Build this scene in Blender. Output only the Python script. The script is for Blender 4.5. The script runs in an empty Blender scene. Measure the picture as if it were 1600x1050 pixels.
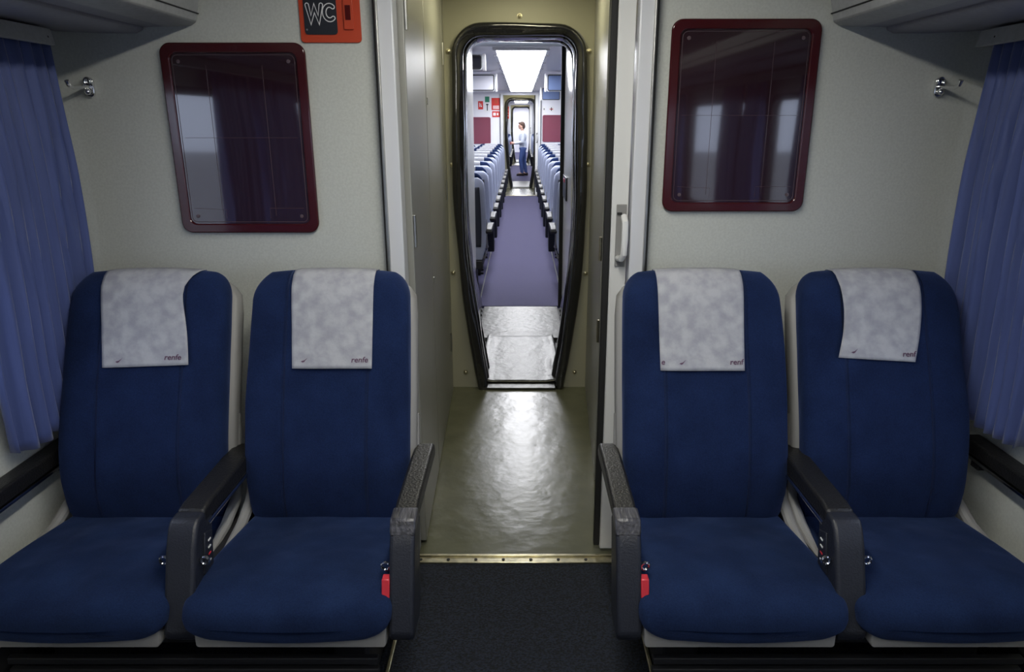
import bpy, bmesh, math, random
from mathutils import Vector, Matrix, noise
random.seed(7)
S = bpy.context.scene
COL = S.collection
# ------------------------------------------------------------------ camera
cd = bpy.data.cameras.new('camera'); cam = bpy.data.objects.new('camera', cd); COL.objects.link(cam)
cam.location = (0, 0, 1.6)
cam.rotation_euler = (math.radians(90) - math.atan(338 / 1120), 0, 0)
cd.sensor_fit = 'HORIZONTAL'; cd.sensor_width = 36; cd.lens = 1120 / 1600 * 36
cd.shift_x = -14.5 / 1600
cd.clip_start = .05; cd.clip_end = 300
S.camera = cam
# ------------------------------------------------------------------ world and exposure
w = bpy.data.worlds.new('sky'); S.world = w; w.use_nodes = True
bg = w.node_tree.nodes['Background']; bg.inputs[0].default_value = (.66, .76, 1, 1); bg.inputs[1].default_value = 1.6
S.view_settings.view_transform = 'Standard'; S.view_settings.look = 'None'
S.view_settings.exposure = .76; S.view_settings.gamma = 1; S.view_settings.use_curve_mapping = False
SALOON_LAMP = 17.0       # our own carriage
NEXT_LAMP = 10.5         # the bright carriage ahead
VEST_LAMP = 12.0

# ------------------------------------------------------------------ materials
def mat(name, col, rough=.5, metal=0, var=0, scale=20, bump=0, bscale=60, coat=0, spec=.5, col2=None, detail=3, stretch=None, sheen=0):
    m = bpy.data.materials.new(name); m.use_nodes = True
    nt = m.node_tree; N = nt.nodes; L = nt.links; b = N['Principled BSDF']
    b.inputs['Base Color'].default_value = (*col, 1); b.inputs['Roughness'].default_value = rough
    b.inputs['Metallic'].default_value = metal; b.inputs['Specular IOR Level'].default_value = spec
    b.inputs['Coat Weight'].default_value = coat; b.inputs['Coat Roughness'].default_value = .08
    b.inputs['Sheen Weight'].default_value = sheen
    tc = N.new('ShaderNodeTexCoord'); mp = N.new('ShaderNodeMapping'); L.new(tc.outputs['Object'], mp.inputs[0])
    if stretch: mp.inputs['Scale'].default_value = stretch
    if var or col2:
        n = N.new('ShaderNodeTexNoise'); n.inputs['Scale'].default_value = scale; n.inputs['Detail'].default_value = detail
        L.new(mp.outputs[0], n.inputs[0])
        r = N.new('ShaderNodeValToRGB'); r.color_ramp.elements[0].position = .36; r.color_ramp.elements[1].position = .64
        a = [c * (1 - var) for c in col] if not col2 else col2
        c = [min(1, c * (1 + var)) for c in col] if not col2 else col
        r.color_ramp.elements[0].color = (*a, 1); r.color_ramp.elements[1].color = (*c, 1)
        L.new(n.outputs[0], r.inputs[0]); L.new(r.outputs[0], b.inputs['Base Color'])
    if bump:
        n2 = N.new('ShaderNodeTexNoise'); n2.inputs['Scale'].default_value = bscale; n2.inputs['Detail'].default_value = 3
        L.new(mp.outputs[0], n2.inputs[0])
        bp = N.new('ShaderNodeBump'); bp.inputs['Strength'].default_value = bump; bp.inputs['Distance'].default_value = .01
        L.new(n2.outputs[0], bp.inputs['Height']); L.new(bp.outputs[0], b.inputs['Normal'])
    return m

def emit(name, col, strength):
    m = bpy.data.materials.new(name); m.use_nodes = True; b = m.node_tree.nodes['Principled BSDF']
    b.inputs['Base Color'].default_value = (.8, .8, .8, 1)
    b.inputs['Emission Color'].default_value = (*col, 1); b.inputs['Emission Strength'].default_value = strength
    return m

def glassmat(name, tint=(1, 1, 1), refl=.08):
    m = bpy.data.materials.new(name); m.use_nodes = True; nt = m.node_tree; nt.nodes.clear()
    o = nt.nodes.new('ShaderNodeOutputMaterial'); mx = nt.nodes.new('ShaderNodeMixShader'); t = nt.nodes.new('ShaderNodeBsdfTransparent')
    g = nt.nodes.new('ShaderNodeBsdfGlossy'); g.inputs['Roughness'].default_value = .03; t.inputs[0].default_value = (*tint, 1)
    mx.inputs[0].default_value = refl
    nt.links.new(t.outputs[0], mx.inputs[1]); nt.links.new(g.outputs[0], mx.inputs[2]); nt.links.new(mx.outputs[0], o.inputs[0])
    return m

def fabric(name, c1, c2, seams=True):
    """dark blue moquette with tiny speckle, faint wear and two stitched seams"""
    m = bpy.data.materials.new(name); m.use_nodes = True; nt = m.node_tree; N = nt.nodes; L = nt.links; b = N['Principled BSDF']
    b.inputs['Roughness'].default_value = .95; b.inputs['Specular IOR Level'].default_value = .15
    b.inputs['Sheen Weight'].default_value = .12; b.inputs['Sheen Tint'].default_value = (.3, .45, 1, 1)
    tc = N.new('ShaderNodeTexCoord')
    n = N.new('ShaderNodeTexNoise'); n.inputs['Scale'].default_value = 260; n.inputs['Detail'].default_value = 2; L.new(tc.outputs['Object'], n.inputs[0])
    n3 = N.new('ShaderNodeTexNoise'); n3.inputs['Scale'].default_value = 9; n3.inputs['Detail'].default_value = 4; L.new(tc.outputs['Object'], n3.inputs[0])
    r = N.new('ShaderNodeValToRGB'); r.color_ramp.elements[0].position = .3; r.color_ramp.elements[1].position = .75
    r.color_ramp.elements[0].color = (*c1, 1); r.color_ramp.elements[1].color = (*c2, 1)
    mx = N.new('ShaderNodeMath'); mx.operation = 'MULTIPLY_ADD'; mx.inputs[1].default_value = .45
    ad = N.new('ShaderNodeMath'); ad.operation = 'MULTIPLY'; ad.inputs[1].default_value = .55
    L.new(n3.outputs[0], ad.inputs[0]); L.new(n.outputs[0], mx.inputs[0]); L.new(ad.outputs[0], mx.inputs[2]); L.new(mx.outputs[0], r.inputs[0])
    L.new(r.outputs[0], b.inputs['Base Color'])
    mp = N.new('ShaderNodeMapping'); mp.inputs['Scale'].default_value = (1, 1, .28); L.new(tc.outputs['Object'], mp.inputs[0])
    n2 = N.new('ShaderNodeTexNoise'); n2.inputs['Scale'].default_value = 7; n2.inputs['Detail'].default_value = 1.5; L.new(mp.outputs[0], n2.inputs[0])
    bp = N.new('ShaderNodeBump'); bp.inputs['Strength'].default_value = .6; bp.inputs['Distance'].default_value = .05; L.new(n2.outputs[0], bp.inputs['Height'])
    bp2 = N.new('ShaderNodeBump'); bp2.inputs['Strength'].default_value = .3; bp2.inputs['Distance'].default_value = .002
    L.new(n.outputs[0], bp2.inputs['Height']); L.new(bp.outputs[0], bp2.inputs['Normal'])
    last = bp2
    if seams:
        sx = N.new('ShaderNodeSeparateXYZ'); L.new(tc.outputs['Object'], sx.inputs[0])
        ab = N.new('ShaderNodeMath'); ab.operation = 'ABSOLUTE'; L.new(sx.outputs[0], ab.inputs[0])
        sb = N.new('ShaderNodeMath'); sb.operation = 'SUBTRACT'; sb.inputs[1].default_value = .125; L.new(ab.outputs[0], sb.inputs[0])
        a2 = N.new('ShaderNodeMath'); a2.operation = 'ABSOLUTE'; L.new(sb.outputs[0], a2.inputs[0])
        ss = N.new('ShaderNodeMapRange'); ss.inputs[1].default_value = .0005; ss.inputs[2].default_value = .0055; L.new(a2.outputs[0], ss.inputs[0])
        b3 = N.new('ShaderNodeBump'); b3.inputs['Strength'].default_value = .8; b3.inputs['Distance'].default_value = .012
        L.new(ss.outputs[0], b3.inputs['Height']); L.new(bp2.outputs[0], b3.inputs['Normal']); last = b3
    L.new(last.outputs[0], b.inputs['Normal'])
    return m

M = dict(
    wall=mat('grey_laminate', (.53, .545, .505), .55, var=.05, scale=140, bump=.04, bscale=300),
    nextwall=mat('white_laminate', (.80, .80, .84), .45),
    jamb=mat('white_enamel', (.66, .67, .70), .25, coat=.3),
    lining=mat('glossy_lining', (.78, .78, .76), .3, coat=.4),
    leaf=mat('door_enamel', (.70, .70, .68), .35),
    steel=mat('beige_steel', (.33, .33, .295), .38, metal=.25, bump=.03, bscale=5),
    khaki=mat('khaki_paint', (.34, .33, .25), .45, bump=.05, bscale=12),
    dark=mat('dark_gap', (.012, .012, .012), .7),
    rubber=mat('black_rubber', (.014, .014, .016), .13, bump=.55, bscale=9, coat=.8, spec=.8),
    lino=mat('green_linoleum', (.105, .107, .070), .24, spec=.22, bump=.30, bscale=9, var=.10, scale=7),
    carpet=mat('navy_carpet', (.011, .017, .034), .95, col2=(.0007, .0015, .004), scale=150, detail=1, bump=1, bscale=150),
    ncarpet=mat('violet_carpet', (.058, .054, .12), .9, var=.2, scale=120, bump=.4, bscale=150),
    brass=mat('worn_brass', (.62, .57, .40), .28, metal=1, var=.2, scale=30),
    plate=mat('scuffed_plate', (.06, .06, .056), .40, metal=.8, bump=.35, bscale=22, var=.15, scale=16),
    alu=mat('brushed_aluminium', (.45, .45, .43), .36, metal=1, bump=.12, bscale=14, var=.08, scale=12),
    chrome=mat('chrome', (.75, .75, .75), .12, metal=1),
    gray=mat('grey_plastic', (.25, .245, .235), .45),
    black=mat('black_pad', (.010, .010, .011), .42, bump=.25, bscale=160),
    armplastic=mat('charcoal_plastic', (.015, .017, .025), .42, bump=.15, bscale=200),
    armcap=mat('scuffed_cap', (.05, .05, .058), .33, var=.5, scale=90, stretch=(1, .15, 1), bump=.2, bscale=120),
    under=mat('underframe_black', (.012, .012, .014), .6),
    red=mat('red_lever', (.55, .03, .045), .4),
    fab=fabric('blue_moquette', (.0035, .009, .034), (.011, .024, .082)),
    fabcush=fabric('blue_moquette_seat', (.0035, .009, .032), (.011, .025, .076), seams=False),
    paper=mat('non_woven_cloth', (.40, .405, .43), .9, col2=(.29, .295, .33), scale=26, detail=6, bump=.15, bscale=40),
    ink=mat('purple_ink', (.10, .05, .09), .8),
    maroon=mat('maroon_plastic', (.050, .005, .007), .16, coat=.4),
    acrylic=mat('maroon_acrylic', (.024, .009, .013), .04, coat=1, spec=1),
    acrylicline=mat('acrylic_edge', (.10, .07, .08), .2),
    orange=mat('orange_plate', (.50, .055, .018), .4),
    blackplate=mat('black_plate', (.02, .022, .03), .35),
    white=mat('white_paint', (.8, .8, .8), .5),
    curtain=None,
    rack=mat('rack_grey', (.36, .37, .37), .5, var=.06, scale=60),
    rackdark=mat('rack_panel_grey', (.25, .25, .29), .5, var=.05, scale=60),
    shell=mat('seat_shell_grey_blue', (.42, .46, .60), .4),
    shelldark=mat('seat_rear_dark', (.035, .04, .055), .6),
    ceiling=mat('ceiling_grey', (.62, .62, .68), .4),
    screen=mat('screen_blue_reflection', (.12, .17, .32), .25),  # blue reflection on the monitor glass, put into the base colour
    screendark=mat('dark_screen', (.02, .02, .03), .25),
    nposter=mat('wine_panel', (.22, .055, .085), .2),
    signred=mat('sign_red', (.6, .03, .02), .5), signgreen=mat('sign_green', (.02, .22, .12), .5),
    glass=glassmat('window_glass'), gasket=mat('window_gasket', (.015, .015, .017), .5),
    ground=mat('ballast', (.3, .29, .27), .9, var=.3, scale=3),
    skin=mat('skin', (.62, .36, .27), .6), jacket=mat('pale_jacket', (.70, .74, .82), .8),
    jeans=mat('blue_jeans', (.07, .12, .33), .85), shoe=mat('brown_shoe', (.03, .02, .018), .5),
    hair=mat('brown_hair', (.06, .03, .018), .7), packet=mat('red_packet', (.32, .06, .06), .5),
    eye=mat('dark_eye', (.02, .015, .01), .3), lip=mat('lip', (.45, .16, .14), .5),
)
def curtain_mat():
    m = mat('blue_curtain', (.062, .090, .255), .6, var=.12, scale=40, stretch=(1, 1, .05), sheen=.3, bump=.1, bscale=80)
    nt = m.node_tree; b = nt.nodes['Principled BSDF']; o = nt.nodes['Material Output']
    t = nt.nodes.new('ShaderNodeBsdfTranslucent'); t.inputs[0].default_value = (.10, .14, .42, 1)
    mx = nt.nodes.new('ShaderNodeMixShader'); mx.inputs[0].default_value = .10
    nt.links.new(b.outputs[0], mx.inputs[1]); nt.links.new(t.outputs[0], mx.inputs[2]); nt.links.new(mx.outputs[0], o.inputs[0])
    return m
M['curtain'] = curtain_mat()

# ------------------------------------------------------------------ mesh helpers
class MB:
    def __init__(s): s.v = []; s.f = []
    def add(s, v, f):
        k = len(s.v); s.v += [tuple(p) for p in v]; s.f += [tuple(i + k for i in q) for q in f]; return s
    def box(s, x0, x1, y0, y1, z0, z1):
        v = [(x, y, z) for x in (x0, x1) for y in (y0, y1) for z in (z0, z1)]
        return s.add(v, [(0, 1, 3, 2), (4, 6, 7, 5), (0, 4, 5, 1), (2, 3, 7, 6), (0, 2, 6, 4), (1, 5, 7, 3)])
    def loft(s, rings, cap=True, close=False):
        n = len(rings[0]); v = [p for r in rings for p in r]; f = []
        R = len(rings)
        for i in range(R if close else R - 1):
            for j in range(n):
                a = i * n + j; b = i * n + (j + 1) % n; c = ((i + 1) % R) * n + (j + 1) % n; d = ((i + 1) % R) * n + j
                f.append((a, b, c, d))
        if cap and not close: f.append(tuple(range(n))[::-1]); f.append(tuple((R - 1) * n + j for j in range(n)))
        return s.add(v, f)
    def grid(s, rows):
        n = len(rows[0]); v = [p for r in rows for p in r]
        return s.add(v, [(i * n + j, i * n + j + 1, (i + 1) * n + j + 1, (i + 1) * n + j) for i in range(len(rows) - 1) for j in range(n - 1)])
    def tube(s, path, r, n=10, closed=False):
        P = [Vector(p) for p in path]; rings = []; up = None
        for i, p in enumerate(P):
            a = P[i - 1] if (i > 0 or closed) else p; b = P[(i + 1) % len(P)] if (i < len(P) - 1 or closed) else p
            t = (b - a).normalized()
            if up is None: up = t.orthogonal().normalized()
            u = (up - t * up.dot(t)).normalized(); up = u; w_ = t.cross(u)
            rr = r[i] if isinstance(r, (list, tuple)) else r
            rings.append([tuple(p + (u * math.cos(2 * math.pi * k / n) + w_ * math.sin(2 * math.pi * k / n)) * rr) for k in range(n)])
        return s.loft(rings, close=closed)
    def prism(s, poly, axis, a, b):
        """poly = 2-D outline in the plane across axis ('x': (y,z), 'y': (x,z), 'z': (x,y))"""
        def P(p, t): return {'x': (t, p[0], p[1]), 'y': (p[0], t, p[1]), 'z': (p[0], p[1], t)}[axis]
        return s.loft([[P(p, a) for p in poly], [P(p, b) for p in poly]])
    def sphere(s, c, r, n=12, sc=(1, 1, 1)):
        rings = []
        for i in range(1, n):
            th = math.pi * i / n
            rings.append([(c[0] + sc[0] * r * math.sin(th) * math.cos(2 * math.pi * k / (2 * n)), c[1] + sc[1] * r * math.sin(th) * math.sin(2 * math.pi * k / (2 * n)), c[2] + sc[2] * r * math.cos(th)) for k in range(2 * n)])
        return s.loft(rings)

def org(p):
    v = Vector((0, 0, 0))
    while p: v += p.location; p = p.parent
    return v
def build(name, mb, m, parent=None, bevel=0, smooth=35, origin=None, seg=2):
    me = bpy.data.meshes.new(name)
    if parent is not None: o0 = org(parent); loc = Vector((0, 0, 0))
    elif origin is not None: o0 = Vector(origin); loc = o0
    else:
        xs, ys, zs = zip(*mb.v); o0 = Vector(((min(xs) + max(xs)) / 2, (min(ys) + max(ys)) / 2, min(zs))); loc = o0
    if parent is not None and origin is not None: loc = Vector(origin) - o0; o0 = Vector(origin)
    me.from_pydata([tuple(Vector(p) - o0) for p in mb.v], [], mb.f)
    bm = bmesh.new(); bm.from_mesh(me); bmesh.ops.remove_doubles(bm, verts=bm.verts, dist=1e-6)
    bmesh.ops.recalc_face_normals(bm, faces=bm.faces); bm.to_mesh(me); bm.free()
    if smooth: me.shade_smooth(); me.set_sharp_from_angle(angle=math.radians(smooth))
    me.materials.append(m)
    ob = bpy.data.objects.new(name, me); COL.objects.link(ob); ob.location = loc; ob.parent = parent
    if bevel:
        b = ob.modifiers.new('bevel', 'BEVEL'); b.width = bevel; b.segments = seg; b.limit_method = 'ANGLE'; b.angle_limit = math.radians(40); b.harden_normals = False
    return ob
def thing(name, label, cat, loc, group=None):
    o = bpy.data.objects.new(name, None); COL.objects.link(o); o.location = loc; o.empty_display_size = .1
    return tag(o, label, cat, group)
def tag(o, label, cat, group=None):
    o['label'] = label; o['category'] = cat
    if group: o['group'] = group
    return o
def struct(o, label=None):
    o['kind'] = 'structure'
    if label: o['label'] = label
    return o
def sempty(name, loc):
    o = bpy.data.objects.new(name, None); COL.objects.link(o); o.location = loc; return struct(o)
def dup(o, parent=None):
    c = o.copy(); COL.objects.link(c); c.parent = parent
    for ch in list(o.children): dup(ch, c)
    return c
def rrect(x0, x1, z0, z1, r, n=6):
    """rounded rectangle outline; r = radius or (bl, br, tr, tl)"""
    if not isinstance(r, tuple): r = (r,) * 4
    out = []
    for (cx, cz, a0, q) in ((x0 + r[0], z0 + r[0], 180, r[0]), (x1 - r[1], z0 + r[1], 270, r[1]), (x1 - r[2], z1 - r[2], 0, r[2]), (x0 + r[3], z1 - r[3], 90, r[3])):
        for k in range(n + 1):
            a = math.radians(a0 + 90 * k / n); out.append((cx + q * math.cos(a), cz + q * math.sin(a)))
    return out
def panel(name, outer, holes, axis, a, b, m, parent=None, bevel=0, smooth=35):
    """flat slab with holes"""
    bm = bmesh.new()
    def P(p, t): return {'x': (t, p[0], p[1]), 'y': (p[0], t, p[1]), 'z': (p[0], p[1], t)}[axis]
    es = []
    for loop in [outer] + holes:
        vs = [bm.verts.new(P(p, a)) for p in loop]
        for i in range(len(vs)): es.append(bm.edges.new((vs[i], vs[(i + 1) % len(vs)])))
    bmesh.ops.triangle_fill(bm, edges=es, use_beauty=True)
    r = bmesh.ops.extrude_face_region(bm, geom=list(bm.faces))
    d = {'x': Vector((b - a, 0, 0)), 'y': Vector((0, b - a, 0)), 'z': Vector((0, 0, b - a))}[axis]
    bmesh.ops.translate(bm, vec=d, verts=[g for g in r['geom'] if isinstance(g, bmesh.types.BMVert)])
    mb = MB(); bm.verts.index_update(); mb.v = [tuple(v.co) for v in bm.verts]; mb.f = [tuple(v.index for v in f.verts) for f in bm.faces]; bm.free()
    return build(name, mb, m, parent, bevel, smooth)
def rect(x0, x1, z0, z1): return [(x0, z0), (x1, z0), (x1, z1), (x0, z1)]
def lerp_table(t, z):
    t = sorted(t)
    if z <= t[0][0]: return t[0][1]
    for (a, b), (c, d) in zip(t, t[1:]):
        if z <= c:
            return b + (d - b) * (z - a) / (c - a)
    return t[-1][1]
def smooth_table(t, z):
    """averaged lookup gives soft joints"""
    return (lerp_table(t, z - .03) + lerp_table(t, z - .015) + lerp_table(t, z) + lerp_table(t, z + .015) + lerp_table(t, z + .03)) / 5

# ================================================================== THE SETTING
WX = 1.48          # side wall
YE = 2.40          # end wall of our saloon
CEIL = 2.27
build('ground', MB().box(-60, 60, -60, 90, -1.2, -1.1), M['ground'])['kind'] = 'structure'

def side_wall(name, x, y0, y1, wins, m, z1=CEIL):
    holes = [rrect(a, b, .92, 1.72, .07) for a, b in wins]
    s = 1 if x > 0 else -1
    return struct(panel(name, rect(y0, y1, -.02, z1), holes, 'x', x, x + s * .05, m))
def window(n, x, a, b):
    s = 1 if x > 0 else -1
    e = sempty('window_%d' % n, (x, (a + b) / 2, .92))
    panel('window_frame', rrect(a - .02, b + .02, .90, 1.74, .085), [rrect(a + .015, b - .015, .935, 1.705, .06)], 'x', x - s * .008, x + s * .03, M['gasket'], e)
    build('window_pane', MB().prism(rrect(a + .01, b - .01, .93, 1.71, .06), 'x', x + s * .025, x + s * .03), M['glass'], e)
wn = 1
OWN = [(.35, 1.98), (-1.75, -.1), (-3.85, -2.2)]
side_wall('wall_left', -WX, -5, YE, OWN, M['wall']); side_wall('wall_right', WX, -5, YE, OWN, M['wall'])
for x in (-WX, WX):
    for a, b in OWN: window(wn, x, a, b); wn += 1
struct(build('wall_rear', MB().box(-WX, WX, -5.05, -5, 0, CEIL), M['wall']))
struct(build('ceiling', MB().box(-WX - .05, WX + .05, -5, YE, CEIL, CEIL + .05), M['ceiling']))
struct(build('floor', MB().box(-WX, WX, -5, 2.335, -.05, 0), M['carpet']))
JL, JR = -.448, .416
def end_wall(name, y, m, lab=None, zt=CEIL):
    o = rect(-WX, WX, -.02, zt)
    o = [(-WX, -.02), (JL, -.02), (JL, 2.1), (JR, 2.1), (JR, -.02), (WX, -.02), (WX, zt), (-WX, zt)]
    return struct(panel(name, o, [], 'y', y, y + .045, m))
end_wall('wall_front', YE, M['wall'])
# corner beads and door-edge trims
struct(build('trim_1', MB().box(-WX, -WX + .012, YE - .012, YE, 0, 1.88), M['jamb'], bevel=.003))
struct(build('trim_2', MB().box(WX - .012, WX, YE - .012, YE, 0, 1.88), M['jamb'], bevel=.003))
tn = [3]
def trim(mb, m, bevel=.002):
    o = struct(build('trim_%d' % tn[0], mb, m, bevel=bevel)); tn[0] += 1; return o

# ---------------------------------------------------------------- vestibule + gangway, used for each coupling
LT = [(0.0, -.262), (.04, -.269), (.312, -.312), (.633, -.352), (.903, -.376), (1.2, -.386), (1.6, -.378), (2.2, -.366)]
RT = [(0.0, .254), (.04, .261), (.312, .306), (.633, .345), (.903, .366), (1.2, .372), (1.6, .362), (2.2, .352)]
def opening(off=0, top=2.087, n=40, r=.13):
    """outline of the gangway mouth from the left foot over the top to the right foot, moved inward by off"""
    out = []; zt = top - off
    for k in range(n + 1):
        z = (zt - r) * k / n; out.append((smooth_table(LT, z) + off, z))
    xl = out[-1][0]; xr = smooth_table(RT, zt - r) - off
    for k in range(1, 9):
        a = math.pi - (math.pi / 2) * k / 8; out.append((xl + r + r * math.cos(a), zt - r + r * math.sin(a)))
    for k in range(1, 17): out.append((xl + r + (xr - xl - 2 * r) * k / 17, zt))
    for k in range(0, 9):
        a = math.pi / 2 * (1 - k / 8); out.append((xr - r + r * math.cos(a), zt - r + r * math.sin(a)))
    for k in range(1, n + 1):
        z = (zt - r) * (1 - k / n); out.append((smooth_table(RT, z) - off, z))
    return out
def resample(pts, n):
    P = [Vector(p) for p in pts]; L = [0]
    for a, b in zip(P, P[1:]): L.append(L[-1] + (b - a).length)
    out = []; j = 0
    for k in range(n):
        t = L[-1] * k / (n - 1)
        while j < len(P) - 2 and L[j + 1] < t: j += 1
        f = (t - L[j]) / max(1e-9, L[j + 1] - L[j]); out.append(P[j].lerp(P[j + 1], min(1, max(0, f))))
    return out
def collar(mb, y, off, rn, ry, seed, n=230):
    path = resample(opening(off), n); rings = []; K = 18
    for i, p in enumerate(path):
        a = path[max(0, i - 2)]; b = path[min(n - 1, i + 2)]; t = (b - a).normalized(); nx = Vector((t[1], -t[0]))   # inward
        s = i / n * 4.7
        ring = []
        for k in range(K):
            th = 2 * math.pi * k / K
            d = 1 + .42 * noise.noise(Vector((s * 1.7, math.cos(th) * .7 + seed, math.sin(th) * .7)))+ .12 * noise.noise(Vector((s * 5, math.cos(th) * 1.5, math.sin(th) * 1.5 + seed)))
            # ridges lengthwise
            d *= 1 + .09 * math.cos(3 * th + seed + s * .5)
            q = p + nx * (math.cos(th) * rn * d)
            ring.append((q[0], y + math.sin(th) * ry * d, max(.004, q[1])))
        rings.append(ring)
    mb.loft(rings)
def coupling(dy, k, near=True):
    # floor of the vestibule
    struct(build('floor', MB().box(-.62, .62, 2.39 + dy, 4.2 + dy, -.05, 0), M['lino']))
    tr = thing('threshold_strip', 'worn brass threshold strip across the %s doorway floor' % k, 'threshold', (0, 2.363 + dy, 0))
    build('strip', MB().box(-.44, .40, 2.335 + dy, 2.392 + dy, -.004, .006), M['brass'], tr, bevel=.002)
    build('ridge', MB().box(-.44, .40, 2.372 + dy, 2.384 + dy, .006, .011), M['brass'], tr, bevel=.002)
    for i in range(8):
        x = -.38 + i * .104
        build('screw', MB().loft([[(x + .006 * math.cos(a), 2.352 + dy + .006 * math.sin(a), z) for a in [j * math.pi / 4 for j in range(8)]] for z in (.005, .009)]), M['dark'], tr)
    # white sliding-door jambs, left and right
    trim(MB().box(-.452, -.440, 2.365 + dy, 2.42 + dy, 0, 2.12), M['dark'])
    trim(MB().box(-.440, -.392, 2.372 + dy, 2.455 + dy, 0, 2.12), M['jamb'], .004)
    trim(MB().box(-.445, -.437, 2.358 + dy, 2.38 + dy, 0, 2.12), M['alu'])
    trim(MB().box(.409, .420, 2.365 + dy, 2.42 + dy, 0, 2.12), M['dark'])
    trim(MB().box(.362, .409, 2.372 + dy, 2.455 + dy, 0, 2.12), M['jamb'], .004)
    trim(MB().box(.405, .412, 2.355 + dy, 2.38 + dy, 0, 2.12), M['alu'])
    # left vestibule wall: two hinged cupboard panels and the corner strip
    def slab(name, xa, ya, xb, yb, th, m, z0=.0, z1=2.3, parent=None, bevel=.004):
        return build(name, MB().prism([(xa, ya + dy), (xb, yb + dy), (xb + th, yb + dy), (xa + th, ya + dy)], 'z', z0, z1), m, parent, bevel)
    struct(slab('wall_left', -.45, 2.45, -.45, 4.22, -.03, M['khaki']))
    struct(slab('wall_right', .47, 2.45, .47, 4.22, .03, M['dark']))
    for j, (ya, yb, hy) in enumerate(((2.47, 3.085, 2.478), (3.10, 4.02, 4.012))):
        d = sempty('door_%d' % (dn[0]), (-.41, (ya + yb) / 2 + dy, 0)); dn[0] += 1
        xa = -.372 - (ya - 2.45) * .028; xb = -.372 - (yb - 2.45) * .028
        slab('door_panel', xa, ya, xb, yb, -.025, M['steel'], .012, 2.29, d)
        for hz in (.35, 1.23, 1.93):
            build('hinge', MB().tube([(xa + .004 if j == 0 else xb + .004, hy + dy, hz - .055), (xa + .004 if j == 0 else xb + .004, hy + dy, hz + .055)], .007, 8), M['alu'], d)
        if j == 1:
            for q in (.90, 1.66): build('latch', MB().box(-.400, -.388, 3.13 + dy, 3.15 + dy, q, q + .028), M['alu'], d, bevel=.002)
    trim(MB().prism([(-.43, 4.03 + dy), (-.416, 4.03 + dy), (-.424, 4.2 + dy), (-.44, 4.2 + dy)], 'z', 0, 2.3), M['steel'])
    # right vestibule wall: metal panel beyond the sliding-door pocket
    d = sempty('door_%d' % dn[0], (.38, 3.6 + dy, 0)); dn[0] += 1
    slab('door_panel', .340, 3.0, .398, 4.2, .03, M['steel'], .0, 2.29, d)
    slab('edge_strip', .336, 2.985, .340, 3.02, .035, M['steel'], .0, 2.29, d)
    for hz in (.72, 1.08):
        build('hinge', MB().tube([(.334, 2.99 + dy, hz - .05), (.334, 2.99 + dy, hz + .05)], .007, 8), M['brass'], d)
    # open sliding door leaf standing in its pocket
    d = sempty('door_%d' % dn[0], (.33, 2.45 + dy, 0)); dn[0] += 1
    build('door_leaf', MB().box(.302, .358, 2.415 + dy, 2.46 + dy, .012, 2.12), M['leaf'], d, bevel=.004)
    build('rubber_seal', MB().box(.280, .302, 2.425 + dy, 2.455 + dy, .02, 2.12), M['dark'], d, bevel=.004)
    build('handle_plate', MB().box(.318, .352, 2.409 + dy, 2.416 + dy, 1.12, 1.33), M['gray'], d, bevel=.002)
    build('lock_slot', MB().box(.320, .336, 2.405 + dy, 2.410 + dy, 1.296, 1.304), M['dark'], d)
    build('door_handle', MB().tube([(.343, 2.405 + dy, 1.29), (.343, 2.37 + dy, 1.275), (.342, 2.36 + dy, 1.22), (.340, 2.36 + dy, 1.17), (.334, 2.37 + dy, 1.155), (.328, 2.405 + dy, 1.15)], .011, 10), M['leaf'], d)
    # bulkhead with the gangway mouth
    op = opening(0)
    out = [(-.62, -.02)] + [(-.62, 2.32), (.62, 2.32), (.62, -.02)] + op[::-1]
    bh = struct(panel('wall_front', out, [], 'y', 4.2 + dy, 4.23 + dy, M['khaki']))
    struct(build('ceiling', MB().box(-.62, .62, YE + .045 + dy, 4.2 + dy, 2.3, 2.34), M['ceiling']))
    bt = [(-.399, 1.957), (-.395, 1.353), (-.404, .727), (-.345, .099), (.370, 1.957), (.378, 1.353), (.382, .723), (.330, .099), (-.009, 2.135)]
    if near:
        for x, z in bt:
            r = .012
            g = MB().loft([[(x + q * math.cos(a), 4.2 + dy - dd, z + q * math.sin(a)) for a in [j * math.pi / 6 for j in range(12)]] for q, dd in ((r * 1.2, 0), (r * 1.2, .004), (r * .75, .005), (r * .7, .013), (r * .3, .016))])
            build('bolt', g, M['brass'], bh)
    # rubber collar and bellows
    g = thing('gangway_bellows', 'wrinkled glossy black rubber gangway collar around the %s opening' % k, 'gangway', (0, 4.35 + dy, 0))
    for j, (y, off, rn, ry) in enumerate(((4.20, .024, .031, .055), (4.34, .030, .032, .065), (4.48, .026, .030, .065))):
        mb = MB(); collar(mb, y + dy, off, rn, ry, j * 3.1 + dy); build('rubber_fold', mb, M['rubber'], g, smooth=180)
    rows = []
    for i in range(25):
        y = 4.5 + i * .07 + dy; o_ = -.03 - .05 * i / 24 - .02 * (i % 2)
        rows.append([(p[0], y, max(.0, p[1])) for p in resample(opening(o_, 2.087 + .05 * i / 24), 90)])
    build('bellows_skin', MB().grid(rows), M['rubber'], g, smooth=60)
    # bridge plates
    z = .024
    p = thing('bridge_plate', 'scuffed aluminium bridge plate with rounded corners over the %s coupling' % k, 'plate', (0, 4.7 + dy, 0))
    pts = [(-.255, 5.24), (-.285, 4.34)] + [(-.285 + .06 - .06 * math.cos(a), 4.33 - .075 * math.sin(a)) for a in [j * math.pi / 12 for j in range(7)]] + \
          [(.262 - .06 + .06 * math.sin(a), 4.33 - .075 * math.cos(a)) for a in [j * math.pi / 12 for j in range(7)]] + [(.262, 4.34), (.240, 5.24)]
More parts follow.
